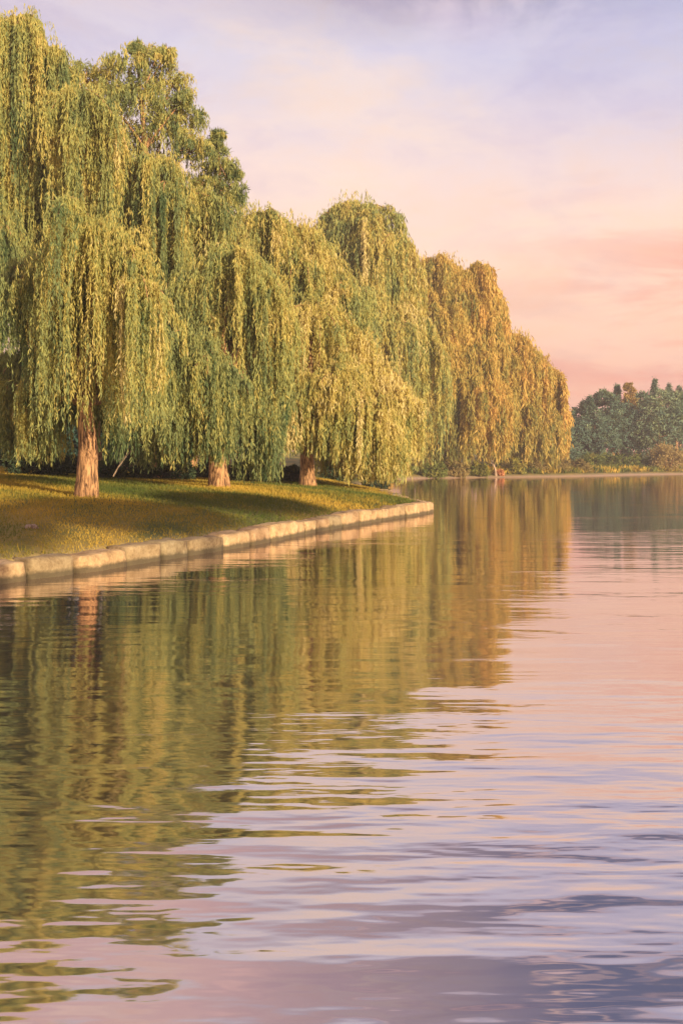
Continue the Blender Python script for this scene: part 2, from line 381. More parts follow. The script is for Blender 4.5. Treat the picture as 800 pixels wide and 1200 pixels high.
def willow(base, domes, label, mat='willow', tr=.3, tint=.45, fork=None, dens=1., group='willows along the lake bank', lean=0., trunk_mat='bark', nominal=None):
    """domes: (px, top_y, half_width_px, bottom_y, depth, tint offset)"""
    if nominal:      # crowns stand over their own trunk
        domes = [(a_, b_, c_, e_, f_+base[1]-nominal, g_) for (a_, b_, c_, e_, f_, g_) in domes]
    z0 = gz1(base[0], base[1]); root = empty('willow_tree', (base[0], base[1], z0))
    tag(root, label, 'tree', group)
    d0 = base[1]; lv = Leaves(); tb = Tubes()
    fork = fork or 2.4
    top = max(at(d[0], d[1], d[4])[2] for d in domes)
    B = np.array([base[0], base[1], z0]); fk = B+np.array([lean, .1, fork])
    hts = np.linspace(0, 1, 9)
    pts = [B+(fk-B)*t+np.array([.04*math.sin(t*5+base[0]), .03*math.cos(t*4), -.25 if t == 0 else 0]) for t in hts]
    tb.add(pts, [tr*(1.18-.32*t) for t in hts], 16, .07, .35)
    full_ = []
    for (px, ty, hw, by, dd, to) in domes:  # negative tint offsets put the dark of shaded crown hollows into leaf colour
        full_.append((px, ty, hw, by, dd, to, 1.))
        for q in range(3 if hw > 25 else 1):      # smaller cascades springing from the same limb, lower and to the side
            a_ = random.uniform(0, 6.283); e_ = random.uniform(.55, 1.0); w_ = hw*random.uniform(.32, .5)
            full_.append((px+hw*e_*math.cos(a_), ty+hw*random.uniform(.25, 1.1), w_, min(by, ty+hw*random.uniform(2.2, 5)), dd+hw*dd/F*e_*math.sin(a_)*(-1 if q else 1), to+random.uniform(-.12, .14), .55))
    for (px, ty, hw, by, dd, to, dq) in full_:
        c = at(px, ty, dd); R = hw*dd/F; zb = at(px, by, dd)[2]; drop = R*.95
        apex = c-np.array([0, 0, .25])
        ctrl = np.array([(fk[0]*.6+c[0]*.4), (fk[1]*.6+c[1]*.4), max(fk[2], c[2]*.75)])
        lp = curve(fk-np.array([0, 0, .15]), ctrl, apex, 10)
        lp[1:-1] += rng.normal(0, .05*R/2, (8, 3))
        tb.add(lp, list(np.linspace(tr*.62, tr*.12, 10)), 7, .05)
        # limbs arch out from the head of the crown, each with its own reach, lift and droop; the tassels hang along them
        nb = random.randint(7, 11); LB = []; lop = random.uniform(0, 6.283); la = random.uniform(.15, .42)
        for q in range(nb):
            a0 = q/nb*6.283+random.uniform(-.35, .35); rl = R*random.uniform(.40, 1.28)*(1+la*math.cos(a0-lop)); lift = R*random.uniform(.0, .45); dr = R*random.uniform(.4, 1.5)*(rl/R)
            z00 = -R*random.uniform(0, .25); bend = random.uniform(-.5, .5)
            LB.append((a0, rl, lift, dr, z00, bend))
            tt_ = np.linspace(0, 1, 8); aq = a0+bend*tt_
            lpnt = np.stack([c[0]+rl*tt_*np.cos(aq), c[1]+rl*tt_*np.sin(aq), c[2]+z00+lift*np.sin(tt_*2.4)-dr*tt_**2], 1)
            st = lp[random.choice((7, 8))]
            full = np.vstack([st[None], lpnt])
            tb.add(full, list(np.linspace(tr*.11, .007*max(1, dd/30), 9)), 5)
            ti_ = rng.uniform(0, 7, 26); i0 = np.minimum(ti_.astype(int), 6); fr_ = (ti_-i0)[:, None]
            sp0 = np.repeat(lpnt[i0]*(1-fr_)+lpnt[i0+1]*fr_, 3, 0)+rng.normal(0, .03*R, (78, 3))
            ao = np.repeat(rng.uniform(0, 6.283, 26), 3)
            strands(lv, sp0, np.stack([np.cos(ao), np.sin(ao)], 1), R*rng.uniform(.15, .8, 78), .13*max(.85, dd/27), .05*max(.9, dd/27), np.full(78, tint+to+.04), arc=.13*R, floor=z0+.2, width=.19)
        k = max(.85, dd/27); ls = .135*k; sp = .044*max(.9, dd/27)
        nt_ = int(54*dens*dq*max(.5, min(1.7, R/1.7)))+4
        per = int(9*dens)
        li = rng.integers(0, nb, nt_); LBa = np.array(LB)[li]
        th = rng.uniform(.0, 1.0, nt_)**.8
        an = LBa[:, 0]+LBa[:, 5]*th+rng.normal(0, .10, nt_); ra = LBa[:, 1]*th+.05*R
        hz_ = LBa[:, 4]+LBa[:, 2]*np.sin(th*2.4)-LBa[:, 3]*th**2-np.abs(rng.normal(0, .10*R, nt_))
        tl = .18+.87*rng.uniform(0, 1, nt_)**1.25; tt = rng.normal(0, .15, nt_)+np.array([.12*math.sin(q*2.1+px) for q in range(nb)])[li]
        def heads(rep, sg):
            cx = np.repeat(ra*np.cos(an), rep)+rng.normal(0, sg*R, nt_*rep); cy = np.repeat(ra*np.sin(an), rep)+rng.normal(0, sg*R, nt_*rep)
            rr = np.hypot(cx, cy); aa = np.arctan2(cy, cx)
            zs = c[2]+np.repeat(hz_, rep)+rng.normal(0, .05*R, len(rr))
            return rr, aa, zs
        rr, aa, zs = heads(per, .055)
        start = np.stack([c[0]+rr*np.cos(aa), c[1]+rr*np.sin(aa), zs], 1)
        ln = (zs-zb)*np.repeat(tl, per)*rng.uniform(.62, 1.06, len(rr))
        ln = np.maximum(ln, .5*R)
        out = np.stack([np.cos(aa), np.sin(aa)], 1)
        strands(lv, start, out, ln, ls, sp, tint+to+np.repeat(tt, per), arc=.20*R, floor=z0+.25, width=.19)
        # a second, lower storey of strands that fills the curtain
        rr, aa, zs = heads(max(2, per//4), .10)
        z2 = zs-rng.uniform(.12, .7, len(rr))*(zs-zb); ln = np.maximum(.4*R, (z2-zb)*rng.uniform(.5, 1.05, len(rr)))
        start = np.stack([c[0]+rr*.9*np.cos(aa), c[1]+rr*.9*np.sin(aa), z2], 1)
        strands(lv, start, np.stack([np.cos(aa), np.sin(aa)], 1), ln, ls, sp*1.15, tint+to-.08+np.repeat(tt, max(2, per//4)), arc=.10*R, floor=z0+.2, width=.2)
        # loose twigs arching out of the outline
        n3 = 80 if dq == 1 else 30; a3 = rng.uniform(0, 6.283, n3); r3 = R*rng.uniform(.1, .95, n3)
        st3 = np.stack([c[0]+r3*np.cos(a3), c[1]+r3*np.sin(a3), c[2]-drop*.8*(r3/R)**2], 1)
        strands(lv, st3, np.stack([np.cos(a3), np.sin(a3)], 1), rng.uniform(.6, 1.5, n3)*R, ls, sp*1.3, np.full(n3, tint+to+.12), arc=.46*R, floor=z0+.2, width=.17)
        # fine twigs that rise above the head of the crown before they fall
        n4 = 26 if dq == 1 else 10; a4 = rng.uniform(0, 6.283, n4); r4 = R*rng.uniform(0, .75, n4)
        st4 = np.repeat(np.stack([c[0]+r4*np.cos(a4), c[1]+r4*np.sin(a4), c[2]-.1*R-drop*.5*(r4/R)**2], 1), 3, 0)+rng.normal(0, .04*R, (n4*3, 3))
        a4 = np.repeat(a4, 3)+rng.normal(0, .12, n4*3)
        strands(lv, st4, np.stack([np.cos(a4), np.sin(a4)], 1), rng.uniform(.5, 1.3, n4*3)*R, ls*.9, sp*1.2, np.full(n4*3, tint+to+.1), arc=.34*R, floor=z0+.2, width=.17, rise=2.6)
        # short leafy shoots round each tassel head
        rep = int(12*dens); rr, aa, zs = heads(rep, .08); n2 = len(rr)
        P = np.stack([c[0]+rr*np.cos(aa), c[1]+rr*np.sin(aa), zs+rng.normal(-.05, .08, n2)*R], 1)
        D = np.stack([np.cos(aa)*.7+rng.normal(0, .5, n2), np.sin(aa)*.7+rng.normal(0, .5, n2), rng.normal(-.5, .6, n2)], 1)
        lv.add(P, D, ls*rng.uniform(.7, 1.5, n2), ls*.17, tint+to+np.repeat(tt, rep)+.05+rng.normal(0, .1, n2))
    tb.build('trunk', M[trunk_mat], root); lv.build('crown', M[mat], root)
    return root

def blob_leaves(lv, c, rad, n, ls, tint, flat=1., clump=.22, width=.35):
    m = max(6, n//45); per = n//m
    u = rng.normal(size=(m, 3)); u /= np.linalg.norm(u, axis=1, keepdims=True)
    u *= (rng.uniform(.25, 1, (m, 1))**.45)*np.array([1, 1, flat])*rng.uniform(.85, 1.12, (m, 1))
    C = np.asarray(c)+u*rad
    tt = np.repeat(rng.normal(0, .12, m), per)
    P = np.repeat(C, per, 0)+rng.normal(0, clump*rad*.62, (m*per, 3))*np.array([1, 1, .7])
    D = rng.normal(0, .7, (m*per, 3))+np.repeat(u, per, 0)*.7+np.array([0, 0, -.25])
    L = ls*rng.uniform(.6, 1.3, m*per)
    lv.add(P, D, L, L*width, tint+tt+rng.normal(0, .09, m*per))

def leafy_tree(name, base, blobs, label, mat, tint=.45, tr=.2, group=None, n=2600, ls=.25, cat='tree', bark_='bark', flat=.9, clump=.22, feather=0):
    """blobs: (px, py, radius_px, depth)"""
    z0 = gz1(base[0], base[1]); root = empty(name, (base[0], base[1], z0)); tag(root, label, cat, group)
    lv = Leaves(); tb = Tubes(); B = np.array([base[0], base[1], z0-.2])
    cs = [at(b[0], b[1], b[3]) for b in blobs]
    top = max(cs, key=lambda p: p[2])
    st = curve(B, (B+top)/2+np.array([.02*(top[2]-z0), 0, 0]), top, 10)
    tb.add(st, list(np.linspace(tr, tr*.12, 10)), 8, .05, .2)
    for b, c in zip(blobs, cs):
        r = b[2]*b[3]/F
        i = int(np.clip((c[2]-z0-r)/(top[2]-z0+.01)*9, 1, 8))
        tb.add(curve(st[i], (st[i]+c)/2+np.array([0, 0, .1*r]), c, 6), list(np.linspace(tr*.4*(1-i/12), tr*.06, 6)), 5)
        for q in range(4):
            e = c+rng.normal(0, .5*r, 3); tb.add([c, (c+e)/2, e], [tr*.1, tr*.06, tr*.02], 4)
        blob_leaves(lv, c, r, n, ls, tint, flat, clump, .35 if not feather else .2)
        if feather:      # short arching leafy shoots
            u = rng.normal(size=(feather, 3)); u /= np.linalg.norm(u, axis=1, keepdims=True); u[:, 2] = np.abs(u[:, 2])*.9-.1
            S = np.repeat(c+u*r*rng.uniform(.5, 1.15, (feather, 1)), 7, 0)+rng.normal(0, .10*r, (feather*7, 3))
            o2 = np.repeat(u[:, :2], 7, 0); o2 /= np.maximum(.2, np.linalg.norm(o2, axis=1, keepdims=True))
            strands(lv, S, o2, rng.uniform(.25, 1.1, len(S))*r, ls*.85, .07, tint+.08+np.repeat(rng.normal(0, .15, feather), 7), arc=.35*r, width=.2)
    tb.build('trunk', M[bark_], root); lv.build('crown', M[mat], root)
    return root

# ------------------------------------------------------------------ the willows
h1, h2, h3 = hit(101, 583), hit(256, 572), hit(362, 571)
print('trunks', h1, h2, h3)
willow(h1, [(108,262,70,512,24.2,.05), (48,300,42,500,26,-.18), (152,330,34,520,25.5,.06), (95,330,60,500,27.5,-.12), (18,420,38,545,28,-.2), (60,430,32,550,26.5,-.1), (140,420,34,548,28,-.2)],
       'big weeping willow nearest the camera, orange lit trunk, leaves hanging over the lawn at left', nominal=25.8, tr=.215, tint=.50, fork=2.5, dens=1.1)
willow(h2, [(272,296,60,500,35,.04), (222,392,46,556,31.5,-.04), (312,338,36,520,34,.10), (212,330,42,500,35,-.18), (292,420,38,568,36.5,.0), (250,440,30,520,35.5,.02), (262,432,32,546,32.4,.06), (200,440,40,555,35.5,-.2)],
       'second weeping willow on the lawn, pale green curtains nearly hiding its pink trunk', nominal=34, tr=.26, tint=.40, fork=2.4, dens=1.1)
willow(h3, [(372,360,42,520,38.5,.10), (418,398,42,560,40,.12), (456,452,34,566,39.5,.2), (340,400,34,525,39,-.02), (390,450,36,550,40.5,-.15), (440,490,36,570,38,.1), (366,440,30,536,35.6,.05), (402,430,32,545,36,.08)],
       'third weeping willow with a leaning orange trunk, by the tip of the stone wall', nominal=37, tr=.26, tint=.60, fork=2.3, dens=1.1, lean=-.25)
b4 = at(106, 560, 39)
willow(b4, [(88,112,48,300,34,.05), (26,22,40,290,35,-.02), (-14,60,40,330,35,-.05), (60,62,26,300,36,0), (-20,240,40,480,34,-.1), (175,188,46,430,35,-.02), (222,226,44,440,36,.02), (15,190,50,420,36,-.12), (125,230,52,420,37,-.15), (60,160,40,400,38,-.12), (190,300,52,500,38,-.18)],
       'tallest weeping willow, its top at the upper left corner above the nearest willow', tr=.4, tint=.50, fork=5., dens=1.15)
b5 = at(318, 556, 50)
willow(b5, [(306,250,36,420,48,.02), (345,266,44,470,49,.06), (372,300,34,470,49,.06), (272,262,28,430,50,-.05), (330,350,50,520,52,-.18), (388,330,40,500,50,-.15)],
       'willow standing behind the second and third willows, showing between their crowns', tint=.58, tr=.36, fork=5.)
b6 = at(432, 551, 78)
willow(b6, [(420,240,38,420,76,-.10), (394,248,22,420,77,-.15), (458,282,32,450,76,.05), (408,330,50,540,74,-.12), (470,360,40,545,76,.12), (440,420,40,545,80,-.02)],
       'tall willow behind the tip of the lawn, its greyish top highest of the far willows', tint=.62, tr=.5, fork=7., dens=1.05)
b7 = at(528, 549, 112)
willow(b7, [(512,306,36,470,108,.08), (548,318,32,480,109,.12), (566,336,16,450,109,.1), (492,336,40,530,106,.05), (530,400,48,545,107,.02), (574,352,18,500,110,.10), (576,392,24,530,110,.10), (500,440,42,548,106,-.15), (560,440,34,540,107,.15)],
       'amber weeping willow on the far shore above the pale snag', mat='willow_far', tint=.5, tr=.6, fork=8., dens=1.05)
b8 = at(610, 548, 120)
willow(b8, [(602,392,26,530,116,.05), (624,416,20,535,117,.12), (642,434,14,540,118,.2), (654,452,9,535,119,.25), (590,450,36,545,115,-.05), (630,480,32,545,116,-.05), (655,480,12,538,119,.25)],
       'lowest amber willow at the right end of the willow row, beside the dark trees', mat='willow_far', tint=.55, tr=.45, fork=6., dens=1.)

# a low bare branch and a bare limb that catch the light
def bare_branch(pts, r, parent):
    tb = Tubes(); pts = [np.asarray(p) for p in pts]
    tb.add(pts, list(np.linspace(r, r*.35, len(pts))), 6)
    m = len(pts)//2
    e = pts[m]+(pts[-1]-pts[m])*.6+np.array([.12, .05, -.02]); tb.add([pts[m], (pts[m]+e)/2+np.array([.03,0,.04]), e], [r*.5, r*.35, r*.2], 5)
    tb.build('bare_branch', M['pale_bark'], parent)
for o in list(bpy.data.objects):
    if o.name == 'willow_tree':
        bare_branch([at(133,558,26.5), at(139,547,26.4), at(146,538,26.3), at(150,528,26.2), at(151,520,26.2)], .022, o)
    if o.name == 'willow_tree.003':
        bare_branch([at(180,388,33), at(188,372,32.9), at(196,358,32.8), at(205,348,32.7), at(216,340,32.6)], .06, o)

# ------------------------------------------------------------------ upright trees behind the left willows
leafy_tree('leafy_tree', at(190, 556, 42), [(150,85,26,41), (128,118,28,41), (182,72,20,41), (196,62,9,41), (160,58,9,41), (214,118,10,41), (200,105,24,42), (165,125,30,41), (215,140,22,42), (225,175,22,42), (100,95,24,42), (190,165,34,42), (140,170,34,42)],
    'upright leafy green tree rising behind the tallest willow against the sky', 'willow', .46, .4, None, 900, .21, clump=.22, feather=40)
leafy_tree('leafy_tree', at(262, 556, 44), [(255,158,7,43), (252,172,11,43), (274,205,9,43), (258,195,20,43), (268,228,20,43), (240,215,20,43), (255,250,28,43), (235,260,26,43)],
    'slender leafy tree with a pointed top between the tallest willow and the one behind', 'willow', .40, .3, None, 800, .21, clump=.22, feather=36)

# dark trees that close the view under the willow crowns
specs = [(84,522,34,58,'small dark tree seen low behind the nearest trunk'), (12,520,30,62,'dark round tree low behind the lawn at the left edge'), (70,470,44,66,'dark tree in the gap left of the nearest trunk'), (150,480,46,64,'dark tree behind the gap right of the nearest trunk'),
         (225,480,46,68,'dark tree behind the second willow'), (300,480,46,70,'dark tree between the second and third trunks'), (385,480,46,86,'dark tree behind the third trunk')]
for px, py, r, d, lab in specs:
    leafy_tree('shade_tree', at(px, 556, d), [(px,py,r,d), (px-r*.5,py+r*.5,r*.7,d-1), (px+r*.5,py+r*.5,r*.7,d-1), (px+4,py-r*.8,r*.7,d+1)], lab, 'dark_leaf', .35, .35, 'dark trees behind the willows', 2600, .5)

# ------------------------------------------------------------------ shrubs
def shrub(px, w, h, d, label, mat, tint, group, n=1500, name='shrub', ls=None):
    x = (px-400)/F*d; z0 = gz1(x, d); W = w*d/F/2; H = h*d/F
    root = empty(name, (x, d, z0)); tag(root, label, 'shrub', group)
    lv = Leaves(); tb = Tubes(); ls = ls or .15*d/30
    for q in range(5):
        an = q*1.256+random.random(); r = W*random.uniform(.25, .55)
        c = np.array([x+math.cos(an)*r, d+math.sin(an)*r*.8, z0+H*random.uniform(.35, .62)])
        tb.add([np.array([x, d, z0-.05]), (np.array([x, d, z0])+c)/2, c], [.03*H+.01, .02*H+.006, .008*H+.003], 5)
        blob_leaves(lv, c, min(W, H)*.55, n//5, ls, tint, .8, .3)
    # skirt leaves touching the ground
    m = n//4; a = rng.uniform(0, 6.283, m); r = W*np.sqrt(rng.uniform(0, 1, m))*.95
    P = np.stack([x+r*np.cos(a), d+r*np.sin(a), z0+H*.32*rng.uniform(0, 1, m)], 1)
    lv.add(P, rng.normal(0, .6, (m, 3))+np.array([0, 0, .5]), ls*rng.uniform(.6, 1.2, m), ls*.35, tint+rng.normal(0, .1, m))
    tb.build('stem', M['bark'], root); lv.build('foliage', M[mat], root)
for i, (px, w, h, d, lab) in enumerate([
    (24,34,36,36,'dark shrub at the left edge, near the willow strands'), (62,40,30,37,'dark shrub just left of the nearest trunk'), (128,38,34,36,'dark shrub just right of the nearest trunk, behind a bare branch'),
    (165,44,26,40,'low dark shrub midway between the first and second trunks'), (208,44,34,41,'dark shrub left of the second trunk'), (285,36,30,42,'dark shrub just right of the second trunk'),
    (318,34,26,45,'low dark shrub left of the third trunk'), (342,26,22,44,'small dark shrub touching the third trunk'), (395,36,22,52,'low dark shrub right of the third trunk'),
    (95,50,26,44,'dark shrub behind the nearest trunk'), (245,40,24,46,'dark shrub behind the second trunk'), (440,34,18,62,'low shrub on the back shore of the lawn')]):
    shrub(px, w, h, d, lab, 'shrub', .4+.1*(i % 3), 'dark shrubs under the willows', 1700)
far = [(508,34,16,101,'shrub','olive shrub where the far shore leaves the lawn tip','leaf',.45), (534,34,17,104,'','tan shrub below the amber willow, left of the pale snag','tan_leaf',.5),
       (560,28,15,106,'','greenish shrub just left of the pale snag','leaf',.5), (602,30,18,111,'','yellow green shrub right of the coral bush','leaf',.7),
       (626,34,15,114,'','tan shrub under the lowest amber willow','tan_leaf',.5), (652,34,14,118,'','dry shrub on the shore at the end of the willow row','tan_leaf',.6),
       (676,36,13,122,'','tan shrub on the shore left of the clipped green shrubs','tan_leaf',.4)]
for px, w, h, d, _, lab, mt, ti in far:
    shrub(px, w, h, d, lab, mt, ti, 'shrubs along the far shore', 1500, ls=.38)
for i, (px, w, h, d) in enumerate([(690,34,18,136), (714,36,19,139), (738,36,20,141), (760,30,17,143)]):
    shrub(px, w, h, d, ['leftmost', 'second from left', 'third from left', 'rightmost'][i]+' of four pale green shrubs in a row before the dark far trees', 'leaf', .22, 'pale green shrubs on the far shore', 1600, ls=.45)
shrub(782, 48, 34, 140, 'tall tan bush at the right edge on the far shore', 'tan_leaf', .55, None, 2600, ls=.45)
shrub(585, 12, 6.5, 108.2, 'small coral orange bush at the waterline below the amber willow', 'coral', .5, None, 700, name='coral_bush', ls=.28)
sx, sd = (578-400)/F*107.5, 107.5; sz = gz1(sx, sd)
sn = empty('snag', (sx, sd, sz)); tag(sn, 'thin pale broken trunk leaning beside the coral bush on the far shore', 'dead tree')
tb = Tubes(); tb.add([(sx+.3,sd,sz-.2), (sx+.15,sd,sz+.8), (sx-.05,sd,sz+1.3), (sx-.15,sd,sz+1.8)], [.16,.13,.10,.04], 8, .08)
tb.add([(sx+.05,sd,sz+1.1), (sx-.25,sd,sz+1.4), (sx-.6,sd,sz+1.55)], [.07,.05,.02], 6); tb.build('trunk', M['pale_bark'], sn)

# ------------------------------------------------------------------ far right trees
def conifer(px, top, w, d, label):
    x = (px-400)/F*d; z0 = gz1(x, d); zt = at(px, top, d)[2]; W = w*d/F/2; H = zt-z0
    root = empty('conifer_tree', (x, d, z0)); tag(root, label, 'tree', 'pointed conifers on the far shore')
    tb = Tubes(); tb.add([(x,d,z0-.2), (x,d,z0+H*.5), (x,d,zt)], [.3,.2,.03], 6)
    lv = Leaves(); tiers = 17
    for t in range(tiers):
        
        nb = 7
        for q in range(nb):
            f = .12+.88*(t+random.random())/tiers; zc = z0+H*f; R = W*(1-f)**.8*1.1+.10; an = random.uniform(0, 6.283); rl = R*random.uniform(.45, 1.2)
            m = 80; u = np.sqrt(rng.uniform(0, 1, m))
            P = np.stack([x+np.cos(an)*rl*u+rng.normal(0, .16, m), d+np.sin(an)*rl*u+rng.normal(0, .16, m), zc-.28*rl*u+rng.normal(0, .26, m)], 1)
            lv.add(P, np.stack([np.cos(an)+rng.normal(0, .5, m), np.sin(an)+rng.normal(0, .5, m), rng.normal(-.3, .4, m)], 1), .34, .13, .45+rng.normal(0, .12, m))
    tb.build('trunk', M['bark'], root); lv.build('crown', M['far_leaf'], root)
for px, top, w, d, lab in [(690,466,44,156,'pointed conifer nearest the amber willows'), (722,452,34,162,'tall narrow conifer just left of the amber slim tree'), (767,446,40,168,'tallest pointed conifer, behind the big round tree'), (783,452,34,172,'conifer top between the tallest conifer and the right edge'), (796,454,36,166,'conifer at the right edge of the picture')]:
    conifer(px, top, w, d, lab)
R = 'round dark trees on the far shore'
for base, blobs, lab, mt, ti in [
    ((672,150), [(664,520,14,150), (678,510,14,150), (670,533,14,149)], 'low dark round tree beside the end of the willow row', 'far_leaf', .4),
    ((700,152), [(696,500,18,152), (708,520,18,151), (690,520,16,151)], 'dark tree at the foot of the leftmost conifer', 'far_leaf', .45),
    ((720,156), [(714,478,18,156), (726,486,18,155), (716,502,22,154), (706,466,10,157), (730,508,20,154)], 'broad grey green tree left of the amber slim tree', 'far_leaf', .5),
    ((748,158), [(748,492,16,158), (752,512,18,157), (742,520,16,156)], 'dark tree in the dip under the amber slim tree', 'far_leaf', .45),
    ((776,154), [(776,476,19,154), (766,490,18,153), (786,494,20,153), (772,512,20,152), (752,505,12,153)], 'largest round green tree on the far shore, near the right edge', 'far_leaf', .7),
    ((660,146), [(655,524,13,146), (668,534,11,145), (660,508,9,147)], 'low round tree tucked against the right end of the willows', 'far_leaf', .55),
    ((684,158), [(680,488,13,158), (688,478,9,158), (676,505,14,157), (694,508,15,157)], 'round grey green tree rising between the willows and the leftmost conifer', 'far_leaf', .6),
    ((742,166), [(740,474,14,166), (752,470,11,166), (746,495,20,165), (730,490,14,165)], 'pale green round tree behind the amber slim tree', 'far_leaf', .75),
    ((792,162), [(790,468,13,162), (800,478,14,162), (784,488,15,161)], 'grey green tree top between the largest round tree and the right edge', 'far_leaf', .6),
    ((806,154), [(804,490,16,154), (808,512,20,153)], 'round dark tree cut by the right edge', 'far_leaf', .55)]:
    leafy_tree('round_tree', at(base[0], 548, base[1]), blobs, lab, mt, ti, .35, R, 1700, .55)
leafy_tree('amber_tree', at(736, 548, 160), [(736,458,7,160), (735,470,9,160), (738,484,9,160), (736,497,9,160)], 'slim amber tree among the dark far trees', 'amber_leaf', .55, .25, None, 900, .5, flat=1.3)

# ------------------------------------------------------------------ unseen trees added behind the camera, crowns shaped to cast shade bands on the lawn
for lx, ly, t_, th_, cw, lab in [(-4.6,19.5,44.,1.0,2.2,'tall unseen flat topped tree added to shade the lawn, the middle one of three'), (-2.6,24.5,50.,.8,1.9,'tallest unseen flat topped tree added to shade the lawn'), (-7.0,15.5,38.,.9,2.0,'lowest unseen flat topped tree added to shade the lawn')]:
    cx_, cy_ = lx+t_*SUN.x, ly+t_*SUN.y; zc_ = .7+t_*math.tan(SUN_EL); zb_, zt_ = zc_-th_*.7, zc_+th_*.6
    z0 = gz1(cx_, cy_); root = empty('shadow_caster_tree', (cx_, cy_, z0)); tag(root, lab, 'tree', 'unseen trees added to shade the lawn')
    tb = Tubes(); tb.add([(cx_,cy_,z0-.2), (cx_+.1,cy_,z0+zb_*.5), (cx_,cy_,zb_+.6)], [.22,.15,.07], 8); lv = Leaves()
    for q in range(5):
        an = q*1.256; c = np.array([cx_+cw*.5*math.cos(an), cy_+cw*.5*math.sin(an), (zb_+zt_)/2])
        tb.add([(cx_,cy_,zb_-.4), tuple(c)], [.07,.02], 5); blob_leaves(lv, c, cw*.6, 5000, .24, .45, (zt_-zb_)/2/(cw*.7))
    tb.build('trunk', M['bark'], root); lv.build('crown', M['leaf'], root)

# ------------------------------------------------------------------ grass
def grass(n, x0, x1, y0, y1, hmin, hmax, width, name, cond):
    x = rng.uniform(x0, x1, n); y = y0+(y1-y0)*rng.uniform(0, 1, n)**1.25
    s = sdist(x, y); k = cond(x, y, s); x, y, s = x[k], y[k], s[k]
    z = gz(x, y)-.01; m = len(x)
    lv = Leaves()
    c, sn_ = math.cos(math.radians(-24)), math.sin(math.radians(-24))
    u = (x*c-y*sn_); v = (x*sn_+y*c)
    t = .50+.24*np.sin(u*.75+.8*np.sin(v*.25))+.12*np.sin(u*1.9+v*.5+1)+rng.normal(0, .08, m)  # slanted green and gold bands paint shade and sun into the blade colour
    sc_ = np.clip(y/20, .8, 8)
    lv.add(np.stack([x, y, z], 1), np.stack([rng.normal(0, .4, m), rng.normal(0, .4, m), np.ones(m)], 1), rng.uniform(hmin, hmax, m)*np.clip(sc_, .8, 1.6), width*sc_, t)
    v = np.concatenate(lv.v)
    return mesh_obj(name, v, np.arange(len(v)).reshape(-1, 4), M['grass_blade'], tint=np.concatenate(lv.t))
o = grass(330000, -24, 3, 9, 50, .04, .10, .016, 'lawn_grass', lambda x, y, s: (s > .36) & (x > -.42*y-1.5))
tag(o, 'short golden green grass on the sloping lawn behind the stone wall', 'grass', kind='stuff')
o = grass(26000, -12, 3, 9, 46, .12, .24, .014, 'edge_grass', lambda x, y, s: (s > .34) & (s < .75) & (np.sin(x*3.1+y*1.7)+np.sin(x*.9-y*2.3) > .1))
tag(o, 'taller uneven grass tufts growing along the back of the stone wall', 'grass', kind='stuff')
o = grass(60000, 0, 66, 92, 150, .25, .6, .035, 'shore_grass', lambda x, y, s: (s > 1.6) & (s < 9) )
tag(o, 'rough tan and green grass along the far shore', 'grass', kind='stuff')

def litter(n, name, label, pick):
    x, y, z = pick(n); m = len(x); lv = Leaves()
    lv.add(np.stack([x, y, z], 1), np.stack([rng.normal(size=m), rng.normal(size=m), rng.normal(0, .12, m)], 1), rng.uniform(.05, .11, m), .028, rng.uniform(.55, 1, m))
    v = np.concatenate(lv.v); o = mesh_obj(name, v, np.arange(len(v)).reshape(-1, 4), M['willow_far'], tint=np.concatenate(lv.t))
    tag(o, label, 'fallen leaves', kind='stuff')
def on_lawn(n):
    b = [h1, h2, h3][0:3]; i = rng.integers(0, 3, n); B_ = np.array(b)[i]
    x = B_[:, 0]+rng.normal(0, 2.6, n); y = B_[:, 1]+rng.normal(-1, 2.6, n); k = sdist(x, y) > .4
    x, y = x[k], y[k]; return x, y, gz(x, y)+.05
def on_water(n):
    s_ = rng.uniform(8, 38, n); q = np.array([pathf(v) for v in s_]); q2 = np.array([pathf(v+.3) for v in s_]); t = (q2-q); t /= np.hypot(*t.T)[:, None]
    off = rng.exponential(.5, n)[:, None]+.08; p_ = q+np.stack([t[:, 1], -t[:, 0]], 1)*off
    k = sdist(p_[:, 0], p_[:, 1]) < -.05; return p_[k, 0], p_[k, 1], np.full(k.sum(), .012)
p = hit(37, 620); pm = Tubes(); st = empty('pale_stone', tuple(p)); tag(st, 'small whitish flat stone lying on the lawn at lower left', 'stone')
pm.add([(p[0]-.12,p[1],p[2]+.01), (p[0]-.08,p[1],p[2]+.03), (p[0]+.06,p[1],p[2]+.035), (p[0]+.12,p[1],p[2]+.01)], [.015,.045,.05,.015], 8, .1)
o = mesh_obj('pale_stone_body', pm.v, pm.f, M['pale_bark'], smooth=True); o.parent = st; o.matrix_parent_inverse = st.matrix_world.inverted()
o.location = (-p[0], -p[1], -p[2]); o.matrix_parent_inverse.identity(); o.name = 'stone_body'

# ------------------------------------------------------------------ haze
HD = .0009
def haze_box():
    m, nt, out = new_mat('haze_air')
    v = nt.nodes.new('ShaderNodeVolumePrincipled')
    v.inputs['Color'].default_value = (.90, .84, .86, 1); v.inputs['Density'].default_value = HD
    v.inputs['Anisotropy'].default_value = .2
    nt.links.new(v.outputs[0], out.inputs['Volume'])
    a, b, zb, zt = -606, 606, -1.9, 42
    vs = [(a,a,zb),(b,a,zb),(b,b,zb),(a,b,zb),(a,a,zt),(b,a,zt),(b,b,zt),(a,b,zt)]
    o = mesh_obj('haze', vs, [(0,3,2,1),(4,5,6,7),(0,1,5,4),(1,2,6,5),(2,3,7,6),(3,0,4,7)], m)
    tag(o, 'thin warm evening haze over the lake', 'haze', kind='stuff')
haze_box()

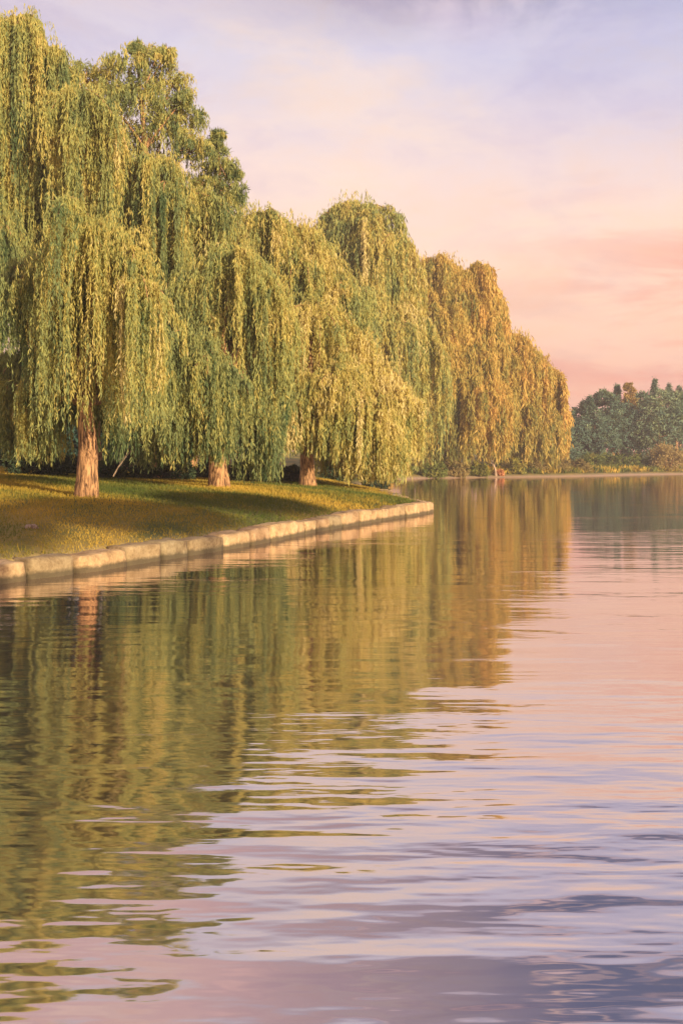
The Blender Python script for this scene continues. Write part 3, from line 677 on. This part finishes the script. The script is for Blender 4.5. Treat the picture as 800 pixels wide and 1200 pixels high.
# ------------------------------------------------------------------ sky and sun
world = bpy.data.worlds.new('World'); sc.world = world; world.use_nodes = True
nt = world.node_tree; nt.nodes.clear()
out = nt.nodes.new('ShaderNodeOutputWorld')
tc = nt.nodes.new('ShaderNodeTexCoord'); Dv = tc.outputs['Generated']
sep = nt.nodes.new('ShaderNodeSeparateXYZ'); nt.links.new(Dv, sep.inputs[0])
def srgb(r, g, b):
    f = lambda c: (c/255/12.92) if c/255 <= .04045 else ((c/255+.055)/1.055)**2.4
    return (f(r), f(g), f(b))
wob = noise(nt, mapping(nt, Dv, (1.2, 1.2, 4)).outputs[0], 2.0, 3, .5)
el = math_(nt, 'ADD', sep.outputs[2], math_(nt, 'MULTIPLY', math_(nt, 'SUBTRACT', wob.outputs['Fac'], .5), .10))
base = ramp(nt, [(0, srgb(234,166,148)), (.07, srgb(240,182,160)), (.14, srgb(245,200,176)), (.22, srgb(246,212,190)), (.30, srgb(236,212,206)), (.39, srgb(208,202,218)), (.43, srgb(212,198,208)), (.47, srgb(224,186,182)), (.75, srgb(206,168,172)), (1, srgb(110,116,160))], el)
# streaky pink cloud towards the right, low down
cl = noise(nt, mapping(nt, Dv, (1.3, 1.3, 7), loc=(.3, .1, .2)).outputs[0], 2.6, 5, .6, .5)
cm = nt.nodes.new('ShaderNodeMapRange'); cm.interpolation_type = 'SMOOTHSTEP'; cm.inputs['From Min'].default_value = .42; cm.inputs['From Max'].default_value = .60
nt.links.new(cl.outputs['Fac'], cm.inputs[0])
low = nt.nodes.new('ShaderNodeMapRange'); low.inputs['From Min'].default_value = .32; low.inputs['From Max'].default_value = .14
nt.links.new(sep.outputs[2], low.inputs[0])
right = nt.nodes.new('ShaderNodeMapRange'); right.inputs['From Min'].default_value = .10; right.inputs['From Max'].default_value = .34
nt.links.new(sep.outputs[0], right.inputs[0])
pinkm = math_(nt, 'MULTIPLY', math_(nt, 'MULTIPLY', cm.outputs[0], low.outputs[0]), math_(nt, 'MULTIPLY', right.outputs[0], .75))
c1 = mixc(nt, pinkm, base.outputs[0], srgb(228,132,118))
# pale peach and grey mauve clouds higher up
cl2 = noise(nt, mapping(nt, Dv, (1.6, 1.6, 5), loc=(2.1, .4, 1.2)).outputs[0], 2.2, 5, .6, .4)
pm1 = nt.nodes.new('ShaderNodeMapRange'); pm1.interpolation_type = 'SMOOTHSTEP'; pm1.inputs['From Min'].default_value = .52; pm1.inputs['From Max'].default_value = .70; pm1.inputs['To Max'].default_value = .4
nt.links.new(cl2.outputs['Fac'], pm1.inputs[0])
c2 = mixc(nt, pm1.outputs[0], c1, srgb(246,220,198))
pm2 = nt.nodes.new('ShaderNodeMapRange'); pm2.interpolation_type = 'SMOOTHSTEP'; pm2.inputs['From Min'].default_value = .48; pm2.inputs['From Max'].default_value = .34; pm2.inputs['To Max'].default_value = .3
nt.links.new(cl2.outputs['Fac'], pm2.inputs[0])
c3 = mixc(nt, pm2.outputs[0], c2, mixc(nt, 1., c2, srgb(218,206,222), 'MULTIPLY'))
cl3 = noise(nt, mapping(nt, Dv, (1.6, 1.6, 4.5), loc=(.7, .9, 3.2)).outputs[0], 2.4, 5, .6, .6)
bm = nt.nodes.new('ShaderNodeMapRange'); bm.interpolation_type = 'SMOOTHSTEP'; bm.inputs['From Min'].default_value = .37; bm.inputs['From Max'].default_value = .52
nt.links.new(cl3.outputs['Fac'], bm.inputs[0])
hi = nt.nodes.new('ShaderNodeMapRange'); hi.inputs['From Min'].default_value = .40; hi.inputs['From Max'].default_value = .47; nt.links.new(sep.outputs[2], hi.inputs[0])
hr = nt.nodes.new('ShaderNodeMapRange'); hr.inputs['From Min'].default_value = -.15; hr.inputs['From Max'].default_value = .22; hr.inputs['To Min'].default_value = .12; nt.links.new(sep.outputs[0], hr.inputs[0])
c3 = mixc(nt, math_(nt, 'MULTIPLY', math_(nt, 'MULTIPLY', bm.outputs[0], math_(nt, 'MULTIPLY', hi.outputs[0], hr.outputs[0])), .95), c3, srgb(72,92,134))
tr1 = nt.nodes.new('ShaderNodeMapRange'); tr1.inputs['From Min'].default_value = .24; tr1.inputs['From Max'].default_value = .42; nt.links.new(sep.outputs[2], tr1.inputs[0])
tr3 = nt.nodes.new('ShaderNodeMapRange'); tr3.inputs['From Min'].default_value = .49; tr3.inputs['From Max'].default_value = .43; nt.links.new(sep.outputs[2], tr3.inputs[0])
tr2 = nt.nodes.new('ShaderNodeMapRange'); tr2.inputs['From Min'].default_value = .02; tr2.inputs['From Max'].default_value = .32; nt.links.new(sep.outputs[0], tr2.inputs[0])
c3 = mixc(nt, math_(nt, 'MULTIPLY', math_(nt, 'MULTIPLY', tr1.outputs[0], math_(nt, 'MULTIPLY', tr2.outputs[0], tr3.outputs[0])), .6), c3, srgb(172,180,218))
mo = noise(nt, mapping(nt, Dv, (2.2, 2.2, 5), loc=(5, 1, .3)).outputs[0], 4.5, 8, .68, .3)
mr_ = ramp(nt, [(.32, srgb(240,238,246)), (.5, srgb(252,250,248)), (.66, (1., .93, .84))], mo.outputs['Fac'])
c3 = mixc(nt, .8, c3, mr_.outputs[0], 'MULTIPLY')
bgc = nt.nodes.new('ShaderNodeBackground'); nt.links.new(c3, bgc.inputs[0]); SKY = bgc.inputs[1]; SKY.default_value = .72
sky = nt.nodes.new('ShaderNodeTexSky'); sky.sky_type = 'NISHITA'; sky.sun_disc = False
sky.sun_elevation = SUN_EL; sky.sun_rotation = math.atan2(SUN.x, SUN.y)
bgn = nt.nodes.new('ShaderNodeBackground'); nt.links.new(sky.outputs[0], bgn.inputs[0]); bgn.inputs[1].default_value = .005
ad = nt.nodes.new('ShaderNodeAddShader'); nt.links.new(bgc.outputs[0], ad.inputs[0]); nt.links.new(bgn.outputs[0], ad.inputs[1])
nt.links.new(ad.outputs[0], out.inputs[0])

sl = bpy.data.lights.new('sun', 'SUN'); sl.energy = 4.6; sl.angle = math.radians(.6); sl.color = (1., .78, .50)
so = bpy.data.objects.new('sun', sl); COL.objects.link(so)
sd_ = Vector((SUN.x*math.cos(SUN_EL), SUN.y*math.cos(SUN_EL), math.sin(SUN_EL)))
so.rotation_euler = sd_.to_track_quat('Z', 'Y').to_euler(); so.location = sd_*50

cam = bpy.data.cameras.new('camera'); co = bpy.data.objects.new('camera', cam); COL.objects.link(co)
co.location = (0, 0, EYE); co.rotation_euler = (math.radians(90), 0, 0)
cam.sensor_fit = 'VERTICAL'; cam.sensor_height = 36; cam.lens = 36*F/1200; cam.shift_y = -(600-HZ)/1200
cam.clip_start = .1; cam.clip_end = 3000
sc.camera = co
sc.view_settings.view_transform = 'Standard'; sc.view_settings.look = 'None'; sc.view_settings.gamma = 1
sc.view_settings.exposure = .75
sc.cycles.max_bounces = 6; sc.cycles.diffuse_bounces = 3; sc.cycles.glossy_bounces = 3; sc.cycles.transmission_bounces = 4; sc.cycles.volume_bounces = 1
sc.cycles.use_denoising = True
print('leaves', sum(len(m.polygons) for m in bpy.data.meshes))
